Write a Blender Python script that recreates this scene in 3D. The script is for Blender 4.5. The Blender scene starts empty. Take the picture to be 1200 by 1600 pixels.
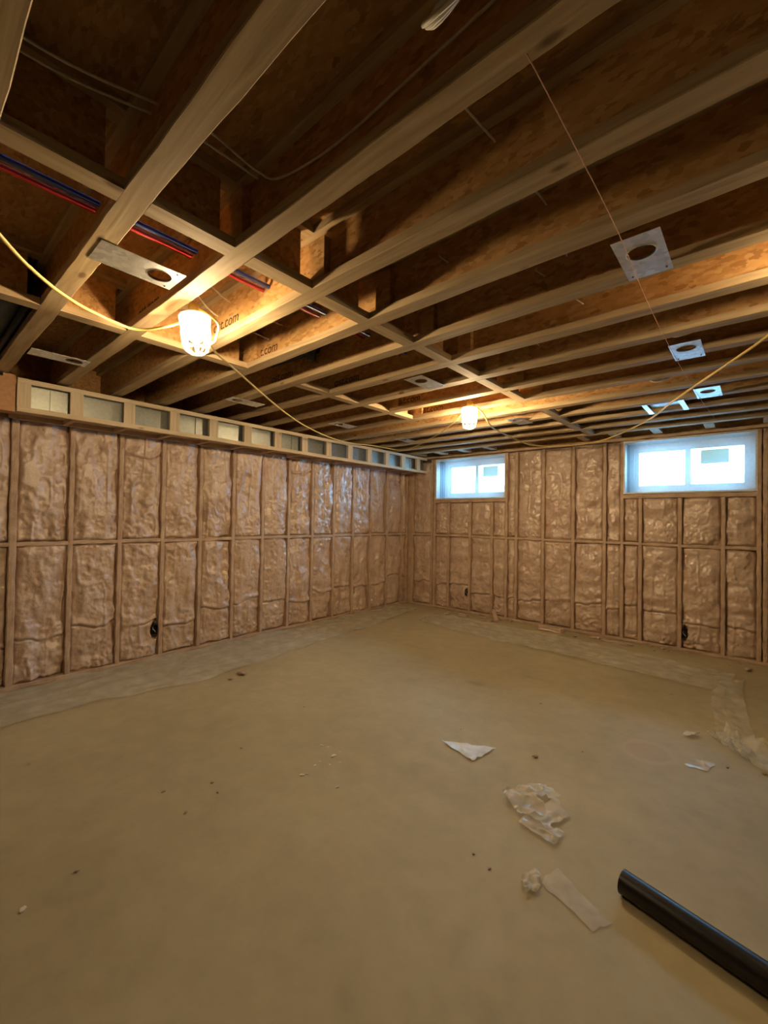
import bpy, bmesh, math, random
import numpy as np
from mathutils import Matrix, Vector

# ------------------------------------------------------------------ camera, world, exposure
scene = bpy.context.scene
COL = scene.collection
F_PX, YAW, PITCH, ROLL = 671.3, 0.71638, 0.01513, 0.01567
CAM = Vector((4.765, -6.140, 1.508))
fwd = Vector((-math.sin(YAW) * math.cos(PITCH), math.cos(YAW) * math.cos(PITCH), math.sin(PITCH)))
rgt = Vector((math.cos(YAW), math.sin(YAW), 0)); upv = rgt.cross(fwd)
r2 = rgt * math.cos(ROLL) + upv * math.sin(ROLL); u2 = -rgt * math.sin(ROLL) + upv * math.cos(ROLL)
cd = bpy.data.cameras.new('camera'); cam = bpy.data.objects.new('camera', cd); COL.objects.link(cam)
cd.sensor_fit = 'HORIZONTAL'; cd.sensor_width = 36.0; cd.lens = F_PX * 36.0 / 1200.0
cd.clip_start = 0.02; cd.clip_end = 200
cam.matrix_world = Matrix(((r2.x, u2.x, -fwd.x, CAM.x), (r2.y, u2.y, -fwd.y, CAM.y), (r2.z, u2.z, -fwd.z, CAM.z), (0, 0, 0, 1)))
scene.camera = cam

SKY = (0.26, 0.61, 0.98); SKY_STRENGTH = 31.0
BULB_STRENGTH = 800.0; BULB_COLOR = (1.0, 0.72, 0.39)
w = bpy.data.worlds.new('sky'); scene.world = w; w.use_nodes = True
w.node_tree.nodes['Background'].inputs[0].default_value = (*SKY, 1)
w.node_tree.nodes['Background'].inputs[1].default_value = SKY_STRENGTH
vs = scene.view_settings
vs.view_transform = 'Standard'; vs.look = 'None'; vs.exposure = 0.5; vs.gamma = 1.0; vs.use_curve_mapping = False
cy = scene.cycles
cy.use_denoising = True; cy.max_bounces = 7; cy.diffuse_bounces = 4; cy.glossy_bounces = 3; cy.transparent_max_bounces = 12; cy.use_adaptive_sampling = True; cy.adaptive_threshold = 0.04
cy.sample_clamp_indirect = 6.0; cy.caustics_reflective = False; cy.caustics_refractive = False

# ------------------------------------------------------------------ helpers
random.seed(7)
H = 2.585            # underside of the joists
DEPTH = 0.302        # joist depth
PI = math.pi

def link(o, parent=None):
    COL.objects.link(o)
    if parent is not None: o.parent = parent
    return o

def tag(o, label=None, cat=None, group=None, kind=None):
    if label: o['label'] = label
    if cat: o['category'] = cat
    if group: o['group'] = group
    if kind: o['kind'] = kind
    return o

def empty(name, loc=(0, 0, 0)):
    o = bpy.data.objects.new(name, None); o.empty_display_size = 0.05; o.location = loc
    return link(o)

class MB:
    def __init__(s): s.v = []; s.f = []
    def add(s, vs_, fs_):
        b = len(s.v); s.v += [tuple(q) for q in vs_]; s.f += [tuple(i + b for i in f) for f in fs_]; return s
    def box(s, x0, x1, y0, y1, z0, z1):
        return s.add([(x0, y0, z0), (x1, y0, z0), (x1, y1, z0), (x0, y1, z0), (x0, y0, z1), (x1, y0, z1), (x1, y1, z1), (x0, y1, z1)],
                     [(0, 3, 2, 1), (4, 5, 6, 7), (0, 1, 5, 4), (1, 2, 6, 5), (2, 3, 7, 6), (3, 0, 4, 7)])
    def tube(s, pts, r, n=8, cap=True, closed=False):
        pts = [Vector(q) for q in pts]; m = len(pts); rs = r if isinstance(r, (list, tuple)) else [r] * m
        base = len(s.v); up = Vector((0, 0, 1)); prev = None
        for i, q in enumerate(pts):
            if closed: t = (pts[(i + 1) % m] - pts[i - 1])
            else: t = pts[min(i + 1, m - 1)] - pts[max(i - 1, 0)]
            t.normalize()
            if prev is None:
                a = up if abs(t.z) < .9 else Vector((1, 0, 0)); e1 = (a - t * a.dot(t)).normalized()
            else:
                e1 = (prev - t * prev.dot(t)); e1.normalize()
            prev = e1; e2 = t.cross(e1)
            for k in range(n):
                an = 2 * PI * k / n; s.v.append(tuple(q + (e1 * math.cos(an) + e2 * math.sin(an)) * rs[i]))
        rings = m if closed else m - 1
        for i in range(rings):
            a = base + i * n; b = base + ((i + 1) % m) * n
            for k in range(n): s.f.append((a + k, a + (k + 1) % n, b + (k + 1) % n, b + k))
        if cap and not closed:
            s.f.append(tuple(base + k for k in reversed(range(n)))); s.f.append(tuple(base + (m - 1) * n + k for k in range(n)))
        return s
    def lathe(s, prof, c=(0, 0, 0), n=24):
        base = len(s.v)
        for (r, z) in prof:
            for k in range(n):
                a = 2 * PI * k / n; s.v.append((c[0] + r * math.cos(a), c[1] + r * math.sin(a), c[2] + z))
        for i in range(len(prof) - 1):
            for k in range(n):
                a = base + i * n; b = a + n
                s.f.append((a + k, a + (k + 1) % n, b + (k + 1) % n, b + k))
        return s
    def mesh(s, name, mat, smooth=False):
        me = bpy.data.meshes.new(name); me.from_pydata(s.v, [], s.f); me.update()
        if mat: me.materials.append(mat)
        if smooth: me.polygons.foreach_set('use_smooth', [True] * len(me.polygons))
        return me
    def build(s, name, mat, parent=None, smooth=False):
        return link(bpy.data.objects.new(name, s.mesh(name, mat, smooth)), parent)

def inst(name, me, parent=None, loc=(0, 0, 0)):
    o = bpy.data.objects.new(name, me); o.location = loc; return link(o, parent)

# value noise in numpy
def _hash(ix, iy, seed):
    n = (ix.astype(np.int64) * 374761393 + iy.astype(np.int64) * 668265263 + seed * 1442695041) & 0x7fffffff
    n = ((n ^ (n >> 13)) * 1274126177) & 0x7fffffff
    n = ((n ^ (n >> 15)) * 374761393) & 0x7fffffff
    return (n & 0xffff) / 65535.0
def vnoise(x, y, seed=0):
    x0 = np.floor(x); y0 = np.floor(y); fx = x - x0; fy = y - y0
    fx = fx * fx * fx * (fx * (fx * 6 - 15) + 10); fy = fy * fy * fy * (fy * (fy * 6 - 15) + 10)
    a = _hash(x0, y0, seed); b = _hash(x0 + 1, y0, seed); c = _hash(x0, y0 + 1, seed); d = _hash(x0 + 1, y0 + 1, seed)
    return (a * (1 - fx) + b * fx) * (1 - fy) + (c * (1 - fx) + d * fx) * fy
def fbm(x, y, seed=0, oct=3):
    t = 0; amp = .5; 
    for o in range(oct):
        t = t + amp * vnoise(x * 2 ** o, y * 2 ** o, seed + 17 * o); amp *= .5
    return t / (1 - .5 ** oct)
def sstep(a, b, x):
    t = np.clip((x - a) / (b - a), 0, 1); return t * t * (3 - 2 * t)

# ------------------------------------------------------------------ materials
MATS = {}
def newmat(name):
    m = bpy.data.materials.new(name); m.use_nodes = True; nt = m.node_tree
    b = nt.nodes['Principled BSDF']; MATS[name] = m
    return m, nt, b
def N(nt, typ, **kw):
    n = nt.nodes.new(typ)
    for k, v in kw.items():
        if k in n.inputs.keys(): n.inputs[k].default_value = v
        else: setattr(n, k, v)
    return n
def ramp(nt, stops):
    r = nt.nodes.new('ShaderNodeValToRGB'); e = r.color_ramp.elements
    while len(e) > 1: e.remove(e[-1])
    e[0].position = stops[0][0]; e[0].color = (*stops[0][1], 1)
    for p_, c in stops[1:]:
        q = e.new(p_); q.color = (*c, 1)
    return r
def coords(nt, scale=(1, 1, 1), rnd=True):
    tc = N(nt, 'ShaderNodeTexCoord'); mp = N(nt, 'ShaderNodeMapping'); mp.inputs['Scale'].default_value = scale
    if rnd:
        oi = N(nt, 'ShaderNodeObjectInfo'); ml = N(nt, 'ShaderNodeMath', operation='MULTIPLY'); ml.inputs[1].default_value = 37.0
        nt.links.new(oi.outputs['Random'], ml.inputs[0])
        ad = N(nt, 'ShaderNodeVectorMath', operation='ADD')
        nt.links.new(tc.outputs['Object'], ad.inputs[0]); nt.links.new(ml.outputs[0], ad.inputs[1])
        nt.links.new(ad.outputs[0], mp.inputs['Vector'])
    else:
        nt.links.new(tc.outputs['Object'], mp.inputs['Vector'])
    return mp
def bump(nt, b, src, strength=.3, dist=.01):
    bp = N(nt, 'ShaderNodeBump'); bp.inputs['Strength'].default_value = strength; bp.inputs['Distance'].default_value = dist
    nt.links.new(src, bp.inputs['Height']); nt.links.new(bp.outputs[0], b.inputs['Normal'])
def simple(name, col, rough=.5, metal=0.0, spec=.5):
    m, nt, b = newmat(name); b.inputs['Base Color'].default_value = (*col, 1)
    b.inputs['Roughness'].default_value = rough; b.inputs['Metallic'].default_value = metal
    b.inputs['Specular IOR Level'].default_value = spec
    n = N(nt, 'ShaderNodeTexNoise', Scale=40.0); mp = coords(nt); nt.links.new(mp.outputs[0], n.inputs['Vector'])
    r = ramp(nt, [(0.3, tuple(c * .88 for c in col)), (0.7, tuple(min(1, c * 1.06) for c in col))])
    nt.links.new(n.outputs['Fac'], r.inputs[0]); nt.links.new(r.outputs[0], b.inputs['Base Color'])
    return m

def lumber(name, axis, c0, c1, c2):
    m, nt, b = newmat(name); sc = [14, 14, 14]; sc[axis] = .9
    mp = coords(nt, tuple(sc)); n = N(nt, 'ShaderNodeTexNoise', Scale=2.6, Detail=5.0, Distortion=.6)
    nt.links.new(mp.outputs[0], n.inputs['Vector'])
    r = ramp(nt, [(.28, c0), (.52, c1), (.75, c2)]); nt.links.new(n.outputs['Fac'], r.inputs[0])
    # knots
    mk = coords(nt, tuple(5.5 if i != axis else 2.3 for i in range(3))); vo = N(nt, 'ShaderNodeTexVoronoi', Scale=1.0); nt.links.new(mk.outputs[0], vo.inputs['Vector'])
    rk = ramp(nt, [(0.05, (.30, .20, .12)), (.10, (1, 1, 1))]); nt.links.new(vo.outputs['Distance'], rk.inputs[0])
    mx = N(nt, 'ShaderNodeMixRGB', blend_type='MULTIPLY'); mx.inputs[0].default_value = .8
    nt.links.new(r.outputs[0], mx.inputs[1]); nt.links.new(rk.outputs[0], mx.inputs[2]); nt.links.new(mx.outputs[0], b.inputs['Base Color'])
    b.inputs['Roughness'].default_value = .72; b.inputs['Specular IOR Level'].default_value = .25
    bump(nt, b, n.outputs['Fac'], .25, .004)
    return m
LC = ((.56, .44, .28), (.68, .56, .39), (.76, .65, .48))          # lumber of the bulkhead, the lit copy
LJ = ((.34, .245, .13), (.45, .335, .195), (.53, .41, .255))       # same lumber on the joist flanges, shade mixed into the colour
M_lumX = lumber('joist_lumber_shaded_x', 0, *LJ); M_lumYj = lumber('joist_lumber_shaded_y', 1, *LJ)
M_lumY = lumber('lumber_along_y', 1, *LC); M_lumZ = lumber('lumber_along_z', 2, *LC)

def osb(name, dark=1.0):
    m, nt, b = newmat(name)
    mp = coords(nt, (26, 60, 58)); v = N(nt, 'ShaderNodeTexVoronoi', Scale=1.0); v.inputs['Randomness'].default_value = 1.0
    ns = N(nt, 'ShaderNodeTexNoise', Scale=2.0, Detail=3.0); nt.links.new(mp.outputs[0], ns.inputs['Vector'])
    ad = N(nt, 'ShaderNodeMixRGB', blend_type='ADD'); ad.inputs[0].default_value = 1.6
    nt.links.new(mp.outputs[0], ad.inputs[1]); nt.links.new(ns.outputs['Color'], ad.inputs[2]); nt.links.new(ad.outputs[0], v.inputs['Vector'])
    bw = N(nt, 'ShaderNodeRGBToBW'); nt.links.new(v.outputs['Color'], bw.inputs[0])
    cs = [tuple(c * dark * .92 for c in q) for q in ((.36, .185, .06), (.47, .255, .09), (.53, .30, .115), (.60, .37, .16))]
    r = ramp(nt, [(.12, cs[0]), (.32, cs[1]), (.6, cs[2]), (.9, cs[3])]); nt.links.new(bw.outputs[0], r.inputs[0])
    nt.links.new(r.outputs[0], b.inputs['Base Color']); b.inputs['Roughness'].default_value = .7; b.inputs['Specular IOR Level'].default_value = .25
    bump(nt, b, bw.outputs[0], .15, .003)
    return m
M_osb = osb('osb_web'); M_sub = osb('osb_subfloor', .85)

def foam(name):
    m, nt, b = newmat(name)
    mp = coords(nt, (1, 1, 1), False); n1 = N(nt, 'ShaderNodeTexNoise', Scale=5.0, Detail=6.0, Roughness=.6); nt.links.new(mp.outputs[0], n1.inputs['Vector'])
    r = ramp(nt, [(.25, (.45, .30, .215)), (.5, (.60, .445, .345)), (.75, (.72, .575, .475))]); nt.links.new(n1.outputs['Fac'], r.inputs[0])
    nt.links.new(r.outputs[0], b.inputs['Base Color'])
    n2 = N(nt, 'ShaderNodeTexNoise', Scale=45.0, Detail=5.0, Roughness=.6); nt.links.new(mp.outputs[0], n2.inputs['Vector'])
    bump(nt, b, n2.outputs['Fac'], .4, .012)
    n3 = N(nt, 'ShaderNodeTexNoise', Scale=3.0, Detail=3.0); nt.links.new(mp.outputs[0], n3.inputs['Vector'])
    rr = ramp(nt, [(.35, (.25,) * 3), (.65, (.45,) * 3)]); nt.links.new(n3.outputs['Fac'], rr.inputs[0]); nt.links.new(rr.outputs[0], b.inputs['Roughness'])
    b.inputs['Specular IOR Level'].default_value = 1.0; b.inputs['Coat Weight'].default_value = .3; b.inputs['Coat Roughness'].default_value = .24
    return m
M_foam = foam('spray_foam')
def overspray(name):
    m, nt, b = newmat(name)
    mp = coords(nt, (1, 1, 1)); n1 = N(nt, 'ShaderNodeTexNoise', Scale=9.0, Detail=5.0); nt.links.new(mp.outputs[0], n1.inputs['Vector'])
    r = ramp(nt, [(.3, (.43, .295, .205)), (.55, (.56, .41, .30)), (.8, (.67, .52, .38))]); nt.links.new(n1.outputs['Fac'], r.inputs[0])
    nt.links.new(r.outputs[0], b.inputs['Base Color']); b.inputs['Roughness'].default_value = .6
    n2 = N(nt, 'ShaderNodeTexNoise', Scale=70.0, Detail=4.0); nt.links.new(mp.outputs[0], n2.inputs['Vector']); bump(nt, b, n2.outputs['Fac'], .4, .008)
    return m
M_over = overspray('foam_coated_lumber')

def concrete():
    m, nt, b = newmat('concrete_floor')
    mp = coords(nt, (1, 1, 1), False)
    n1 = N(nt, 'ShaderNodeTexNoise', Scale=.8, Detail=6.0, Roughness=.55); n2 = N(nt, 'ShaderNodeTexNoise', Scale=7.0, Detail=6.0, Roughness=.65)
    for n in (n1, n2): nt.links.new(mp.outputs[0], n.inputs['Vector'])
    r1 = ramp(nt, [(.3, (.44, .38, .235)), (.7, (.57, .50, .32))]); nt.links.new(n1.outputs['Fac'], r1.inputs[0])
    r2_ = ramp(nt, [(.3, (.86, .86, .86)), (.65, (1, 1, 1))]); nt.links.new(n2.outputs['Fac'], r2_.inputs[0])
    mx = N(nt, 'ShaderNodeMixRGB', blend_type='MULTIPLY'); mx.inputs[0].default_value = 1.0
    nt.links.new(r1.outputs[0], mx.inputs[1]); nt.links.new(r2_.outputs[0], mx.inputs[2])
    last = mx.outputs[0]
    # water rings and scuffs, shapes of their own on the slab
    def spot(cx, cy_, rad, width, colr, amt, stretch=(1, 1)):
        nonlocal last
        tc = N(nt, 'ShaderNodeTexCoord'); mpp = N(nt, 'ShaderNodeMapping'); mpp.inputs['Location'].default_value = (-cx * stretch[0], -cy_ * stretch[1], 0); mpp.inputs['Scale'].default_value = (stretch[0], stretch[1], 0)
        nz = N(nt, 'ShaderNodeTexNoise', Scale=9.0, Detail=3.0); nt.links.new(tc.outputs['Object'], nz.inputs['Vector'])
        nt.links.new(tc.outputs['Object'], mpp.inputs['Vector'])
        ln = N(nt, 'ShaderNodeVectorMath', operation='LENGTH'); nt.links.new(mpp.outputs[0], ln.inputs[0])
        ma = N(nt, 'ShaderNodeMath', operation='MULTIPLY_ADD'); ma.inputs[1].default_value = .06; nt.links.new(nz.outputs['Fac'], ma.inputs[0]); nt.links.new(ln.outputs['Value'], ma.inputs[2])
        sb = N(nt, 'ShaderNodeMath', operation='SUBTRACT'); sb.inputs[1].default_value = rad + .03; nt.links.new(ma.outputs[0], sb.inputs[0])
        if width > 0:
            ab = N(nt, 'ShaderNodeMath', operation='ABSOLUTE'); nt.links.new(sb.outputs[0], ab.inputs[0]); src = ab.outputs[0]
            rp = ramp(nt, [(0.0, (amt,) * 3), (width, (0, 0, 0))])
        else:
            src = sb.outputs[0]; ad = N(nt, 'ShaderNodeMath', operation='ADD'); ad.inputs[1].default_value = .5; nt.links.new(src, ad.inputs[0]); src = ad.outputs[0]
            rp = ramp(nt, [(.46, (amt,) * 3), (.52, (0, 0, 0))])
        nt.links.new(src, rp.inputs[0])
        mm = N(nt, 'ShaderNodeMixRGB', blend_type='MIX'); nt.links.new(rp.outputs[0], mm.inputs[0]); nt.links.new(last, mm.inputs[1]); mm.inputs[2].default_value = (*colr, 1)
        last = mm.outputs[0]
    spot(4.222, -2.83, .14, .045, (.62, .50, .36), .45)
    spot(4.222, -2.83, .12, 0, (.50, .38, .25), .5)
    spot(2.81, -2.56, .05, 0, (.30, .25, .16), .55, (.55, 1.2))
    spot(3.10, -2.05, .04, 0, (.33, .28, .19), .4, (.4, 1.3))
    spot(4.05, -4.75, .06, 0, (.62, .54, .42), .35, (1, .6))
    nt.links.new(last, b.inputs['Base Color'])
    b.inputs['Roughness'].default_value = .62; b.inputs['Specular IOR Level'].default_value = .35
    bump(nt, b, n2.outputs['Fac'], .12, .006)
    return m
M_conc = concrete()
M_found = simple('foundation_concrete', (.16, .15, .14), .9)  # dark tone keeps the unseen walls from bouncing light

def galv():
    m, nt, b = newmat('galvanised_steel'); mp = coords(nt)
    v = N(nt, 'ShaderNodeTexVoronoi', Scale=40.0); nt.links.new(mp.outputs[0], v.inputs['Vector']); bw = N(nt, 'ShaderNodeRGBToBW'); nt.links.new(v.outputs['Color'], bw.inputs[0])
    r = ramp(nt, [(.2, (.52, .55, .56)), (.8, (.72, .74, .74))]); nt.links.new(bw.outputs[0], r.inputs[0]); nt.links.new(r.outputs[0], b.inputs['Base Color'])
    n = N(nt, 'ShaderNodeTexNoise', Scale=6.0, Detail=3.0); nt.links.new(mp.outputs[0], n.inputs['Vector'])
    rr = ramp(nt, [(.3, (.28,) * 3), (.7, (.48,) * 3)]); nt.links.new(n.outputs['Fac'], rr.inputs[0]); nt.links.new(rr.outputs[0], b.inputs['Roughness'])
    b.inputs['Metallic'].default_value = .9
    bump(nt, b, n.outputs['Fac'], .15, .02)
    return m
M_galv = galv()
M_duct = simple('dull_duct_metal', (.36, .38, .35), .42, .85)
M_vinyl = simple('white_vinyl', (.82, .84, .84), .35)
M_liner = simple('white_jamb', (.80, .80, .77), .5)
M_cord = simple('yellow_cord', (.78, .56, .16), .5)
M_black = simple('black_abs', (.012, .011, .012), .38)
M_blackmatte = simple('black_plastic_sheet', (.012, .012, .013), .5)
M_red = simple('red_pex', (.55, .03, .03), .35); M_blue = simple('blue_pex', (.03, .05, .26), .35)
M_wire = simple('white_cable', (.62, .56, .46), .5); M_string = simple('pink_string', (.50, .26, .18), .7)
M_ink = simple('black_ink', (.05, .028, .012), .8)
M_chip = simple('foam_crumb', (.47, .34, .23), .7); M_chipw = simple('pale_crumb', (.86, .80, .68), .6)

M_orange = simple('orange_wood', (.52, .28, .13), .7)
M_steelwell = simple('well_steel', (.75, .80, .85), .6)
M_snow = simple('snow', (.92, .94, .97), .9)

def film(name, alpha, trans, col=(.9, .92, .9), rough=.22, vary=.25):
    m = bpy.data.materials.new(name); m.use_nodes = True; nt = m.node_tree; nt.nodes.clear()
    out = N(nt, 'ShaderNodeOutputMaterial'); tr = N(nt, 'ShaderNodeBsdfTransparent'); b = N(nt, 'ShaderNodeBsdfPrincipled')
    b.inputs['Base Color'].default_value = (*col, 1); b.inputs['Roughness'].default_value = rough
    tl = N(nt, 'ShaderNodeBsdfTranslucent'); tl.inputs[0].default_value = (*col, 1)
    m1 = N(nt, 'ShaderNodeMixShader'); m1.inputs[0].default_value = trans; nt.links.new(b.outputs[0], m1.inputs[1]); nt.links.new(tl.outputs[0], m1.inputs[2])
    m2 = N(nt, 'ShaderNodeMixShader'); nt.links.new(tr.outputs[0], m2.inputs[1]); nt.links.new(m1.outputs[0], m2.inputs[2])
    tc = N(nt, 'ShaderNodeTexCoord'); ns = N(nt, 'ShaderNodeTexNoise', Scale=7.0, Detail=4.0); nt.links.new(tc.outputs['Object'], ns.inputs['Vector'])
    r = ramp(nt, [(.3, (alpha * (1 - vary),) * 3), (.7, (min(1, alpha * (1 + vary)),) * 3)]); nt.links.new(ns.outputs['Fac'], r.inputs[0]); nt.links.new(r.outputs[0], m2.inputs[0])
    nt.links.new(m2.outputs[0], out.inputs[0]); MATS[name] = m
    return m
M_film = film('poly_sheet', .42, .15, (.86, .84, .74), .25)
M_film2 = film('plastic_scrap', .62, .15, (.88, .84, .74), .2)
M_white = film('white_plastic_scrap', .92, .1, (.92, .93, .92), .3)
M_paper = film('label_paper', .97, .35, (.50, .43, .17), .8, 0)
M_cage = film('cage_plastic', .85, .5, (.96, .92, .80), .4, 0)
M_winfilm = film('window_film', .24, .85, (.92, .95, .97), .35, 0)
def glass():
    m = bpy.data.materials.new('window_glass'); m.use_nodes = True; nt = m.node_tree; nt.nodes.clear()
    out = N(nt, 'ShaderNodeOutputMaterial'); tr = N(nt, 'ShaderNodeBsdfTransparent'); tr.inputs[0].default_value = (.95, .98, .98, 1)
    g = N(nt, 'ShaderNodeBsdfGlossy'); g.inputs['Roughness'].default_value = .02; fr = N(nt, 'ShaderNodeFresnel'); mx = N(nt, 'ShaderNodeMixShader')
    nt.links.new(fr.outputs[0], mx.inputs[0]); nt.links.new(tr.outputs[0], mx.inputs[1]); nt.links.new(g.outputs[0], mx.inputs[2]); nt.links.new(mx.outputs[0], out.inputs[0])
    return m
M_glass = glass()
def bulbmat(k=1.0):
    m = bpy.data.materials.new('lit_bulb'); m.use_nodes = True; nt = m.node_tree; nt.nodes.clear()
    out = N(nt, 'ShaderNodeOutputMaterial'); e = N(nt, 'ShaderNodeEmission'); e.inputs[0].default_value = (*BULB_COLOR, 1); e.inputs[1].default_value = BULB_STRENGTH * k
    nt.links.new(e.outputs[0], out.inputs[0]); return m
M_bulb = bulbmat(); M_bulb_dim = bulbmat(.36); M_bulb_strong = bulbmat(1.65)

# ------------------------------------------------------------------ room shell
XR, YF = 7.4, -10.5       # unseen right wall and the wall behind the camera, set back to cut bounce
ZT = H + DEPTH           # underside of the subfloor
floor = MB().box(-.4, XR + .2, YF - .2, .4, -.12, 0).build('floor', M_conc)
tag(floor, 'dusty tan concrete basement floor slab', 'floor', kind='structure')
ceiling = MB().box(-.4, XR + .2, YF - .2, .4, ZT, ZT + .03).build('ceiling', M_sub)
tag(ceiling, 'wood panel subfloor above open ceiling joists', 'ceiling', kind='structure')
wall_left = MB().box(-.34, -.105, YF, .34, 0, ZT).build('wall_left', M_found)
tag(wall_left, 'long stud wall filled with tan spray foam under the wooden bulkhead', 'wall', kind='structure')
wall_right = MB().box(XR, XR + .2, YF, .34, 0, ZT).build('wall_right', M_found)
tag(wall_right, 'bare grey concrete side wall beyond the windows', 'wall', kind='structure')
wall_front = MB().box(-.34, XR + .2, YF - .2, YF, 0, ZT).build('wall_front', M_found)
tag(wall_front, 'bare grey concrete wall opposite the windows', 'wall', kind='structure')
WIN = [(0.605, 1.845, 1.865, 2.512), (3.485, 4.745, 1.885, 2.517)]
wb = MB(); xs = [-.105] + [q for wd in WIN for q in wd[:2]] + [XR]
wb.box(xs[0], xs[1], .105, .34, 0, ZT).box(xs[2], xs[3], .105, .34, 0, ZT).box(xs[4], xs[5], .105, .34, 0, ZT)
for (a, b_, z0, z1) in WIN: wb.box(a, b_, .105, .34, 0, z0 - .03).box(a, b_, .105, .34, z1 + .03, ZT)
wall_back = wb.build('wall_back', M_found)
tag(wall_back, 'foam filled stud wall with two high basement windows', 'wall', kind='structure')

# ------------------------------------------------------------------ studs, blocking and foam
def rough_beam(name, axis, side, a0, a1, c, width, front, back, mat, parent, seed, amp=.003, seg=.05):
    """a framing member on a wall; axis: 'v' or 'h'; side 'L' (left wall) or 'B' (back wall);
    runs a0..a1 along its axis, centred on c across, sticks out to `front` (+ into the room)"""
    n = max(2, int((a1 - a0) / seg)); vs_ = []; rnd = random.Random(seed)
    prof = [(-.5, back), (-.5, front - .006), (-.38, front), (0, front + .001), (.38, front), (.5, front - .006), (.5, back)]
    for i in range(n + 1):
        t = a0 + (a1 - a0) * i / n; off = rnd.uniform(-amp, amp) * .4
        for (u, d) in prof:
            jj = rnd.uniform(-amp, amp)
            uu = c + u * width + (jj if abs(u) > .3 else 0) + off
            dd = d + (rnd.uniform(-amp, amp) * .8 if d > back else 0)
            p = (uu, t) if axis == 'v' else (t, uu)
            vs_.append((dd, p[0], p[1]) if side == 'L' else (p[0], -dd, p[1]))
    k = len(prof); fs = []
    for i in range(n):
        for j in range(k - 1):
            q = (i * k + j, i * k + j + 1, (i + 1) * k + j + 1, (i + 1) * k + j); fs.append(q)
    fs.append(tuple(range(k))); fs.append(tuple(n * k + j for j in reversed(range(k))))
    return MB().add(vs_, fs).build(name, mat, parent, smooth=False)

def foam_panel(side, u0, u1, v0, v1, parent, seed, crease=None, banded=False, cell=.0075, level=-.022, hole=None):
    nu = max(6, int((u1 - u0) / cell)); nv = max(6, int((v1 - v0) / (cell * 1.25)))
    u = np.linspace(u0, u1, nu + 1); v = np.linspace(v0, v1, nv + 1); U, V = np.meshgrid(u, v)
    rs = np.random.RandomState(seed); ws = (fbm(U * 9, V * 9, seed + 3) - .5) * .03
    d = np.minimum(U - u0, u1 - U) + ws; e = np.minimum(V - v0, v1 - V) + ws
    gd = .012 + .05 * fbm(U * 4, V * 3.5, seed + 51)
    h = np.full_like(U, level) - gd
    h += gd * sstep(.0, .028, d) * sstep(-.002, .024, e)
    h += .016 * sstep(.02, .11, d)
    if banded:
        h += .055 * (fbm(U * 4.2, V * 6.5, seed, 3) - .5) + .022 * (vnoise(U * 1.5, V * 11 + 1.2 * vnoise(U * 5, V * 3, seed + 9), seed + 4) - .5)
    else:
        h += .085 * (fbm(U * 6.5, V * 2.2, seed, 3) - .5) + .020 * (fbm(U * 12, V * 14, seed + 5, 2) - .5)
    h += .032 * (fbm(U * 13, V * 11, seed + 6, 3) - .5) * sstep(.35, .7, fbm(U * 3.2, V * 2.6, seed + 61, 2)) + .013 * (fbm(U * 34, V * 30, seed + 7, 2) - .5)
    # lumpy popcorn zones near the bottom edge of a lift
    z = sstep(.34, .02, V - v0) * sstep(.45, .62, fbm(U * 6, V * 6, seed + 11)) 
    h += z * .034 * (vnoise(U * 42, V * 38, seed + 12) - .3)
    # sagging drips
    rid = 1 - np.abs(2 * vnoise(U * 9 + .3, V * 3.0, seed + 21) - 1); h += .012 * sstep(.75, 1, rid) * sstep(.3, .6, fbm(U * 3, V * 2, seed + 22))
    if crease is not None:
        zc = crease + .09 * (vnoise(U * 5, V * 0, seed + 31) - .5) + .02 * (vnoise(U * 23, V * 0, seed + 32) - .5)
        g = (V - zc)
        h -= .034 * np.exp(-(g / .010) ** 2) * sstep(.2, .5, vnoise(U * 5, V * 0, seed + 33) + .25)
        h += .012 * np.exp(-((g - .03) / .02) ** 2) - .010 * sstep(0, -.02, g)
        h += sstep(0, -.02, g) * .02 * (fbm(U * 9, V * 13, seed + 35, 2) - .5)
    if hole:
        q = ((U - hole[0]) / hole[2]) ** 2 + ((V - hole[1]) / hole[3]) ** 2
        h -= .07 * sstep(1.25, .75, q + .4 * (vnoise(U * 40, V * 40, seed + 41) - .5))
    h = np.clip(h, -.105, .016)
    if side == 'L': P = np.stack([h, U, V], -1)
    else: P = np.stack([U, -h, V], -1)
    P = P.reshape(-1, 3); idx = np.arange((nu + 1) * (nv + 1)).reshape(nv + 1, nu + 1)
    A, B, C, D = idx[:-1, :-1].ravel(), idx[:-1, 1:].ravel(), idx[1:, 1:].ravel(), idx[1:, :-1].ravel()
    fs = np.stack([A, B, C, D], -1) if True else None
    me = bpy.data.meshes.new('foam_panel'); me.vertices.add(len(P)); me.vertices.foreach_set('co', P.astype(np.float32).ravel())
    nf = len(fs); me.loops.add(nf * 4); me.loops.foreach_set('vertex_index', fs.astype(np.int32).ravel())
    me.polygons.add(nf); me.polygons.foreach_set('loop_start', np.arange(0, nf * 4, 4, dtype=np.int32)); me.polygons.foreach_set('loop_total', np.full(nf, 4, dtype=np.int32))
    me.update(calc_edges=True); me.polygons.foreach_set('use_smooth', np.ones(nf, dtype=bool)); me.materials.append(M_foam)
    return link(bpy.data.objects.new('foam_panel', me), parent)

NOG = 1.241; SW = .040
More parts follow.
